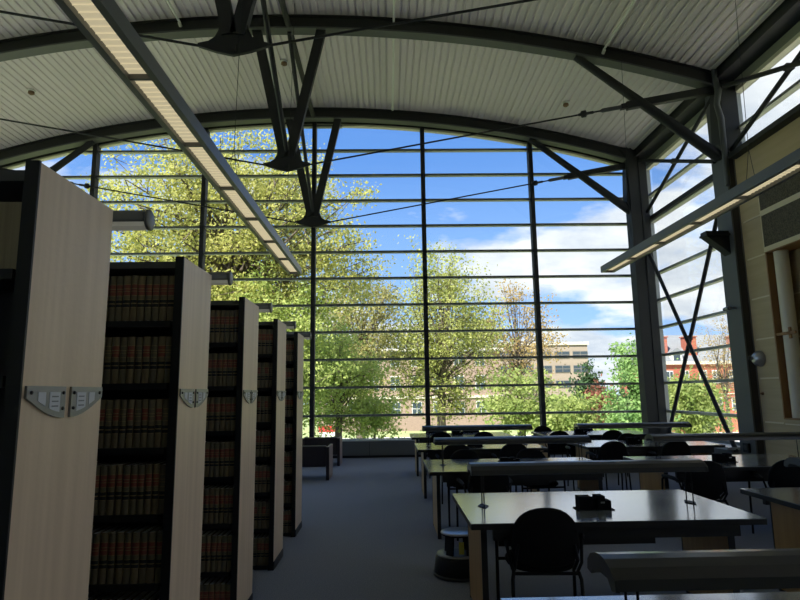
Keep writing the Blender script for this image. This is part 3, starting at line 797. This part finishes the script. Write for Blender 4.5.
# ------------------------------------------------------------------ kick stool
st = thing('kick_stool', 'black round rolling kick stool with a yellow sticker, beside the first full table', 'step stool', (0.60, 5.42, 0))
MB().lathe([(0.215, 0.012), (0.222, 0.03), (0.205, 0.15), (0.19, 0.175), (0.15, 0.18)], seg=36).build('base', PLAST, st)
MB().lathe([(0.226, 0.008), (0.228, 0.028), (0.222, 0.032)], seg=36).build('bumper', BLACKS, st)
MB().lathe([(0.195, 0.176), (0.195, 0.183), (0.12, 0.184)], seg=36).build('step_ring', TAG, st)
for a in range(4):
    an = a*math.pi/2+math.pi/4
    c, s = math.cos(an), math.sin(an)
    MB().bar((c*0.125, s*0.125, 0.17), (c*0.11, s*0.11, 0.345), 0.07, 0.02, PLAST, up=(c, s, 0)).build('leg', parent=st)
MB().lathe([(0.14, 0.335), (0.152, 0.345), (0.15, 0.362), (0.14, 0.366), (0.10, 0.366)], seg=36).build('top_step', FABRIC, st)
MB().lathe([(0.153, 0.350), (0.156, 0.357), (0.152, 0.364), (0.145, 0.367)], seg=36).build('top_rim', CHROME, st)
MB().bar((0.01, -0.130, 0.20), (0.01, -0.128, 0.30), 0.045, 0.004, YELLOW, up=(0, 1, 0)).build('sticker', parent=st)

# ------------------------------------------------------------------ lounge chairs by the window
def lounge(x, y, label):
    t_ = thing('lounge_chair', label, 'armchair', (x, y, 0))
    w = 0.80
    for s in (0, -1):
        xx = s*w
        a = MB().box(xx-0.055, xx, 0.0, 0.72, 0.0, 0.60, SOFAW).build('arm_panel', parent=t_, bevel=0.008)
        MB().box(xx-0.057, xx+0.001, -0.012, 0.0, 0.0, 0.60, SOFAM).build('arm_edge', parent=a)
    MB().box(-w+0.0, -0.057, 0.01, 0.15, 0.24, 0.62, SOFAM).build('backrest', parent=t_, bevel=0.025)
    MB().box(-w+0.0, -0.057, 0.10, 0.70, 0.24, 0.42, SOFAM).build('seat_cushion', parent=t_, bevel=0.025)
lounge(-1.12, 11.2, 'low dark lounge armchair with flat wooden arms, beside the farthest bookcase')
lounge(-1.10, 13.35, 'low dark lounge armchair with flat wooden arms, close to the window')

# ------------------------------------------------------------------ right wall fittings
em = thing('emergency_light', 'grey dome emergency light on the tan wall panel left of the niche', 'wall light', (XR-0.001, 10.92, 2.12))
MB().lathe([(0.15, 0), (0.15, -0.03), (0.13, -0.08), (0.08, -0.13), (0.04, -0.14)], seg=24, axis='x').build('dome', CHROME, em)
MB().tube([(-0.10, 0.02, 0.0), (-0.17, 0.05, 0.015)], [0.035, 0.04], 14, TAG).tube([(-0.165, 0.047, 0.014), (-0.185, 0.055, 0.017)], [0.043, 0.043], 14, PLAST).build('lamp_head', parent=em)
kn = MB().lathe([(0.03, 0), (0.03, -0.02), (0.018, -0.03), (0.018, -0.05)], (XR-0.001, 10.95, 1.47), 16, axis='x')
tag(kn.build('wall_knob', SENSOR), 'small brown knob on the tan wall below the dome light', 'knob')
sc_ = thing('security_camera', 'small grey camera fixed to the column beside the tan wall', 'camera', (6.83, 11.30, 3.14))
MB().bar((0.02, 0, 0), (-0.10, 0, 0.0), 0.05, 0.04, TAG).build('mount', parent=sc_)
MB().tube([(-0.09, 0.02, 0.0), (-0.12, 0.13, -0.01)], [0.045, 0.038], 14, TAG).tube([(-0.12, 0.13, -0.01), (-0.123, 0.145, -0.011)], [0.03, 0.03], 14, PLAST).build('body', parent=sc_)
ob = thing('outlet_box', 'small black box at the foot of the glazed wall column', 'box', (6.85, 11.36, 0.45))
MB().box(-0.05, 0.0, -0.09, 0.09, -0.09, 0.09).build('casing', PLAST, ob, bevel=0.01)
MB().box(-0.056, -0.05, -0.05, 0.05, -0.04, 0.04).build('cover', BLACKS, ob)

# ------------------------------------------------------------------ outside ground
GZ = -3.0
b = MB(); b.add([(-140, -60, GZ), (160, -60, GZ), (160, 260, GZ), (-140, 260, GZ)], [(0, 1, 2, 3)], LAWN); b.build('lawn', kind='structure')
MB().box(-20, 24, YG+0.35, YG+5.5, GZ-0.05, GZ+0.02).build('added_bounce_terrace', PAVE, kind='structure')  # unseen paving, added to bounce sunlight up to the ceiling
MB().box(26, 60, 38, 57, GZ-0.05, GZ+0.03, PAVE).build('parking_lot', kind='structure')
MB().box(XR+0.7, 24, -20, YG+5.5, GZ-0.05, GZ+0.03).build('added_side_bounce_terrace', PAVE, kind='structure')  # unseen paving beside the room, added to bounce daylight through the right windows
MB().box(-60, 40, 60, 62, GZ-0.05, GZ+0.02).build('path', PAVE, kind='structure')

# ------------------------------------------------------------------ trees
def tree(name, label, x, y, c, rad, n_tips, leaf, mats, per=34, sub=4, trunk_r=0.2, seed=1, clr=0.55, kind='tree', gname=None, fork=0.35, shape='round', trunks=1):
    """c = crown centre (z), rad = crown radii (x, y, z) in metres"""
    rg = random.Random(seed); nr = np.random.RandomState(seed)
    t_ = thing(name, label, kind, (x, y, GZ), 0, gname)
    crown_c = Vector((c[0], c[1], c[2]-GZ))
    b = MB(); tips = []
    z0 = max(crown_c.z-rad[2]*0.8, 0.3)
    base = Vector((0, 0, 0)); hub = Vector((crown_c.x*0.4, crown_c.y*0.4, z0 + rad[2]*0.15))
    top = Vector((crown_c.x, crown_c.y, crown_c.z+rad[2]*0.55))
    b.tube([base, base.lerp(hub, 0.5)+Vector((rg.uniform(-.1, .1), 0, 0)), hub, hub.lerp(top, 0.5)+Vector((rg.uniform(-.4, .4), rg.uniform(-.3, .3), 0)), top], [trunk_r*1.25, trunk_r, trunk_r*0.8, trunk_r*0.4, trunk_r*0.1], 8, None)
    for i in range(n_tips):
        while True:
            p = Vector((rg.uniform(-1, 1), rg.uniform(-1, 1), rg.uniform(-1, 1)))
            if shape == 'cone':
                lim = 1.0 - (p.z+1)/2*0.9
                if math.hypot(p.x, p.y) > lim or math.hypot(p.x, p.y) < lim*0.3: continue
                break
            if 0.45 < p.length < 1.0: break
        tip = crown_c + Vector((p.x*rad[0], p.y*rad[1], p.z*rad[2]))
        s = rg.uniform(0.0, 0.55)
        st_ = hub.lerp(top, s) if rg.random() < 0.9 else hub.lerp(top, 0.1)
        if st_.z > tip.z: st_ = hub.lerp(top, max(0, (tip.z-hub.z)/(top.z-hub.z)-0.15)) if tip.z > hub.z else hub
        mid = st_.lerp(tip, 0.5) + Vector((rg.uniform(-.1, .1)*rad[0], rg.uniform(-.1, .1)*rad[1], -0.06*rad[2] + rg.uniform(0, .1)*rad[2]))
        r0 = trunk_r*rg.uniform(0.18, 0.32)
        b.tube([st_, mid, tip], [r0, r0*0.55, r0*0.15], 5, None, caps=False)
        for q in range(sub):
            o2 = Vector((rg.gauss(0, 1), rg.gauss(0, 1), rg.gauss(0, .8)))*clr
            st2 = mid.lerp(tip, rg.uniform(0.3, 1.0)); e2 = st2 + o2
            b.tube([st2, e2], [r0*0.25, r0*0.06], 4, None, caps=False)
            tips.append(e2); 
        tips.append(tip)
    b.build('trunk', BARK, t_)
    T = np.array([tuple(v) for v in tips]); n = len(T)*per
    P = np.repeat(T, per, 0) + nr.normal(0, 1, (n, 3))*clr*np.array([0.62, 0.62, 0.42])
    P[:, 2] = np.maximum(P[:, 2], 0.15)
    A = nr.normal(0, 1, (n, 3)); A /= np.linalg.norm(A, axis=1)[:, None]
    Bv = np.cross(A, nr.normal(0, 1, (n, 3))); Bv /= np.linalg.norm(Bv, axis=1)[:, None]
    sz = leaf*nr.uniform(0.6, 1.3, (n, 1))
    V = np.empty((n, 4, 3)); V[:, 0] = P-A*sz; V[:, 1] = P+Bv*sz*0.55; V[:, 2] = P+A*sz; V[:, 3] = P-Bv*sz*0.55
    me = bpy.data.meshes.new('foliage'); me.vertices.add(4*n); me.vertices.foreach_set('co', V.reshape(-1))
    me.loops.add(4*n); me.loops.foreach_set('vertex_index', np.arange(4*n, dtype=np.int32))
    me.polygons.add(n); me.polygons.foreach_set('loop_start', np.arange(0, 4*n, 4, dtype=np.int32))
    me.materials.append(mats); me.update(); me.validate()
    o = bpy.data.objects.new('foliage', me); COL.objects.link(o); o.parent = t_
    return t_
YG1 = leafmat('leaf_yellow_green', (0.36, 0.38, 0.10), (0.60, 0.58, 0.20))
YG2 = leafmat('leaf_spring_green', (0.24, 0.32, 0.09), (0.46, 0.52, 0.19))
YG4 = leafmat('leaf_bright_green', (0.32, 0.42, 0.11), (0.56, 0.62, 0.21))
YG3 = leafmat('leaf_lime', (0.32, 0.36, 0.10), (0.54, 0.55, 0.20))
OLV = leafmat('leaf_olive', (0.30, 0.29, 0.11), (0.50, 0.46, 0.20))
ORG = leafmat('leaf_tan_buds', (0.40, 0.28, 0.12), (0.55, 0.42, 0.18))
GRN = leafmat('leaf_fresh_green', (0.18, 0.33, 0.10), (0.36, 0.52, 0.20))
DKG = leafmat('leaf_dark_conifer', (0.03, 0.07, 0.03), (0.07, 0.12, 0.05), 0.15)
RED = leafmat('leaf_red_brown', (0.18, 0.07, 0.05), (0.32, 0.14, 0.09), 0.3)
def X(px, D): return (px-388)/585.0*D
def Z(py, D): return EYE + (393-py)/585.0*D
def spec(name, label, pl, pr, pt, pb, D, tips, leaf, m_, **k):
    cx_ = X((pl+pr)/2, D); rx = X(pr, D)-X((pl+pr)/2, D); zt, zb = Z(pt, D), max(Z(pb, D), GZ+0.2)
    tree(name, label, cx_, D, (0, 0, (zt+zb)/2), (rx, rx*0.8, (zt-zb)/2), tips, leaf, m_, **k)
spec('maple_tree', 'big yellow-green spring tree filling the upper left of the front window', 70, 385, 110, 372, 27, 180, 0.085, YG1, per=64, sub=5, trunk_r=0.42, seed=3, clr=0.60)
spec('leafy_tree', 'mid-green tree close behind the glass low at the left', 195, 338, 268, 445, 24, 80, 0.075, YG4, per=65, sub=4, trunk_r=0.25, seed=5, clr=0.5)
spec('leafy_tree', 'olive-green tree standing before the pink brick building', 318, 402, 262, 400, 44, 50, 0.12, OLV, per=42, sub=4, trunk_r=0.3, seed=6, clr=0.75)
spec('leafy_tree', 'tall yellow-green tree in the centre of the front window', 378, 502, 250, 425, 46, 95, 0.12, YG3, per=44, sub=4, trunk_r=0.34, seed=8, clr=0.8)
spec('budding_tree', 'thin orange-tan budding tree right of the window centre', 472, 562, 278, 405, 52, 55, 0.13, ORG, per=16, sub=4, trunk_r=0.25, seed=9, clr=0.75)
spec('leafy_tree', 'low yellow-green tree under the orange budding one', 478, 560, 370, 436, 40, 40, 0.15, YG2, per=22, sub=4, trunk_r=0.2, seed=19, clr=0.6)
spec('leafy_tree', 'bright fresh green pointed tree beside the corner column', 597, 662, 336, 446, 30, 60, 0.11, GRN, per=28, sub=4, trunk_r=0.15, seed=10, clr=0.42, shape='cone')
spec('conifer_tree', 'small dark conifer in front of the sky left of the green tree', 572, 601, 360, 420, 62, 50, 0.2, DKG, per=26, sub=3, trunk_r=0.2, seed=11, clr=0.55, shape='cone')
spec('red_shrub', 'reddish brown shrub between conifer and green tree', 582, 612, 386, 430, 40, 24, 0.12, RED, per=24, sub=3, trunk_r=0.08, seed=12, clr=0.4, kind='shrub')
spec('leafy_tree', 'green bushy tree low in the right side window', 662, 715, 384, 440, 40, 60, 0.14, YG2, per=26, sub=4, trunk_r=0.15, seed=14, clr=0.6)
spec('budding_tree', 'sparse budding tree in front of the red house roof', 700, 748, 318, 420, 44, 40, 0.07, ORG, per=14, sub=4, trunk_r=0.15, seed=15, clr=0.6)
spec('leafy_tree', 'light green tree low behind the wall-side tables', 548, 590, 398, 444, 30, 36, 0.11, YG2, per=26, sub=4, trunk_r=0.12, seed=16, clr=0.42)
spec('leafy_tree', 'fresh green tree with drooping branches low beside the red-topped board', 300, 378, 318, 440, 33, 60, 0.09, YG4, per=46, sub=4, trunk_r=0.22, seed=21, clr=0.55)
spec('green_shrub', 'green shrub on the lawn below the centre tree', 345, 402, 395, 430, 34, 30, 0.11, YG4, per=26, sub=3, trunk_r=0.08, seed=17, clr=0.4, kind='shrub')

# ------------------------------------------------------------------ buildings
PINK = mat('pink_brick', (0.34, 0.245, 0.20), 0.9, var=((3, 3, 9), 3, (0.28, 0.20, 0.165)))
CONC = mat('pale_concrete', (0.36, 0.29, 0.235), 0.9, var=((0.4, 0.4, 2), 3, (0.32, 0.26, 0.21)))
SLATE = mat('grey_slate', (0.19, 0.20, 0.22), 0.8, var=((1, 1, 10), 3, (0.24, 0.25, 0.27)))
REDB = mat('red_brick', (0.42, 0.13, 0.08), 0.9, var=((3, 3, 10), 3, (0.34, 0.10, 0.065)))
STONE = mat('pale_stone', (0.60, 0.55, 0.46), 0.8)
WGL = mat('dark_window_glass', (0.05, 0.07, 0.09), 0.15)
WFR = mat('white_window_frame', (0.65, 0.65, 0.62), 0.6)
def building(label, x0, x1, y, d, ztop, zb, mt, wins, roof=None, bands=(), name='brick_building', fr=None):
    fr = fr or WFR
    t_ = thing(name, label, 'building', ((x0+x1)/2, y, 0))
    hx = (x1-x0)/2
    MB().box(-hx, hx, 0, d, zb, ztop).build('wall', mt, t_)
    for (za, zb2, out, m_) in bands: MB().box(-hx-out, hx+out, -out, 0.3, za, zb2).build('cornice', m_, t_)
    for (wx, wz, ww, wh, arch_) in wins:
        f = MB(); f.box(wx-ww/2-0.08, wx+ww/2+0.08, -0.05, 0.05, wz-0.1, wz+wh+0.12, fr).build('window_frame', parent=t_)
        MB().box(wx-ww/2, wx+ww/2, -0.09, -0.04, wz, wz+wh, WGL).box(wx-0.03, wx+0.03, -0.1, -0.08, wz, wz+wh, fr).box(wx-ww/2, wx+ww/2, -0.1, -0.08, wz+wh*0.5-0.03, wz+wh*0.5+0.03, fr).build('window_pane', parent=t_)
    if roof:
        za, zr, ov = roof
        MB().add([(-hx-ov, -ov, za), (hx+ov, -ov, za), (hx+ov, d+ov, za), (-hx-ov, d+ov, za), (-hx+d*0.35, d/2, zr), (hx-d*0.35, d/2, zr)],
                 [(0, 1, 5, 4), (1, 2, 5), (2, 3, 4, 5), (3, 0, 4), (3, 2, 1, 0)], SLATE).build('roof', parent=t_)
    return t_
D1 = 72
x0, x1 = X(318, D1), X(500, D1)
wins = []
for zc_ in (Z(366, D1)-0.1, Z(390, D1), Z(415, D1)):
    k = x0+1.6
    while k < x1-1: wins.append((k-(x0+x1)/2, zc_-0.0, 1.05, 1.5, False)); k += 2.6
building('pink brick building with rows of windows, behind the trees left of centre', x0, x1, D1, 14, Z(353, D1), GZ, PINK, wins, roof=(Z(353, D1), Z(318, D1), 0.5), bands=((Z(354, D1), Z(350, D1), 0.3, STONE), (Z(399, D1), Z(396.5, D1), 0.15, STONE)))
D2 = 92
x0, x1 = X(462, D2), X(588, D2)
wins = []
for zc_, hh in ((Z(361, D2), 1.0), (Z(375, D2), 1.0), (Z(390, D2), 1.0)):
    k = x0+1.2
    while k < x1-1.0: wins.append((k-(x0+x1)/2, zc_, 2.3, hh, False)); k += 2.9
building('pale concrete block with strip windows, right of the window centre', x0, x1, D2, 16, Z(346, D2), GZ, CONC, wins, bands=((Z(348, D2), Z(345, D2), 0.2, STONE),), name='concrete_building', fr=mat('dull_frame', (0.25, 0.22, 0.19), 0.7))
tw = thing('roof_louvre_tower', 'dark striped louvred roof block above the pink building', 'roof structure', (X(472, 80), 76, 0))
t2 = MB()
for q in range(8): t2.box(-2.6, 2.6, 0, 4, Z(346, 76)+q*0.42, Z(346, 76)+q*0.42+0.22, SLATE)
t2.box(-2.4, 2.4, 0.2, 3.8, Z(352, 76)-6, Z(322, 76)-0.2, mat('louvre_dark', (0.10, 0.10, 0.11), 0.8))
t2.build('louvre', parent=tw)
D3 = 62
x0, x1 = X(655, D3), X(775, D3)
wins = []
for zc_ in (Z(387, D3), Z(414, D3)):
    for p_ in (669, 685, 703, 716, 733, 750): wins.append((X(p_, D3)-(x0+x1)/2, zc_, 0.65, 1.15, False))
rb = building('red brick house with grey slate roof, chimneys and a dormer, in the right side window', x0, x1, D3, 10, Z(367, D3), GZ-1, REDB, wins, bands=((Z(369, D3), Z(366, D3), 0.3, STONE), (Z(399, D3), Z(398, D3), 0.1, STONE)), name='red_brick_house')
hx = (x1-x0)/2
MB().add([(-hx-.3, -.3, Z(367, D3)), (hx+.3, -.3, Z(367, D3)), (hx+.3, 10.3, Z(367, D3)), (-hx-.3, 10.3, Z(367, D3)), (-hx, 3.5, Z(342, D3)+0.6), (hx, 3.5, Z(342, D3)+0.6)], [(0, 1, 5, 4), (1, 2, 5), (2, 3, 4, 5), (3, 0, 4), (3, 2, 1, 0)], SLATE).build('roof', parent=rb)
for p_ in (667, 697, 745):
    xc = X(p_, D3)-(x0+x1)/2
    c = MB().box(xc-0.55, xc+0.55, 0.6, 1.8, Z(368, D3), Z(341, D3), REDB).build('chimney', parent=rb)
    MB().box(xc-0.65, xc+0.65, 0.5, 1.9, Z(341, D3), Z(340, D3), REDB).build('chimney_cap', parent=c)
xc = X(678, D3)-(x0+x1)/2
dm = MB().box(xc-0.6, xc+0.6, 0.0, 3.0, Z(367, D3), Z(357, D3), WFR).build('dormer', parent=rb)
MB().box(xc-0.35, xc+0.35, -0.05, 0.0, Z(366, D3), Z(359, D3), WGL).build('dormer_pane', parent=dm)
MB().prism([(xc-0.8, Z(357, D3)), (xc+0.8, Z(357, D3)), (xc, Z(352, D3))], lambda u, v, q: (u, q, v), -0.2, 3.0).build('dormer_roof', SLATE, dm)
sg = thing('red_topped_sign', 'red and white board on the lawn beyond the window, near the leftmost trees', 'sign', (X(330, 60), 60, GZ))
MB().box(-1.1, 0.9, 0, 0.06, Z(430, 60)-GZ, Z(424, 60)-GZ).build('red_board', mat('red_paint', (0.65, 0.04, 0.05), 0.5), sg)
MB().box(-1.1, 0.9, 0, 0.06, Z(436, 60)-GZ, Z(430, 60)-GZ).build('white_board', WFR, sg)
for s in (-1, 0.8): MB().box(s-0.03, s+0.03, 0.06, 0.12, 0, Z(424, 60)-GZ).build('post', STEELG, sg)
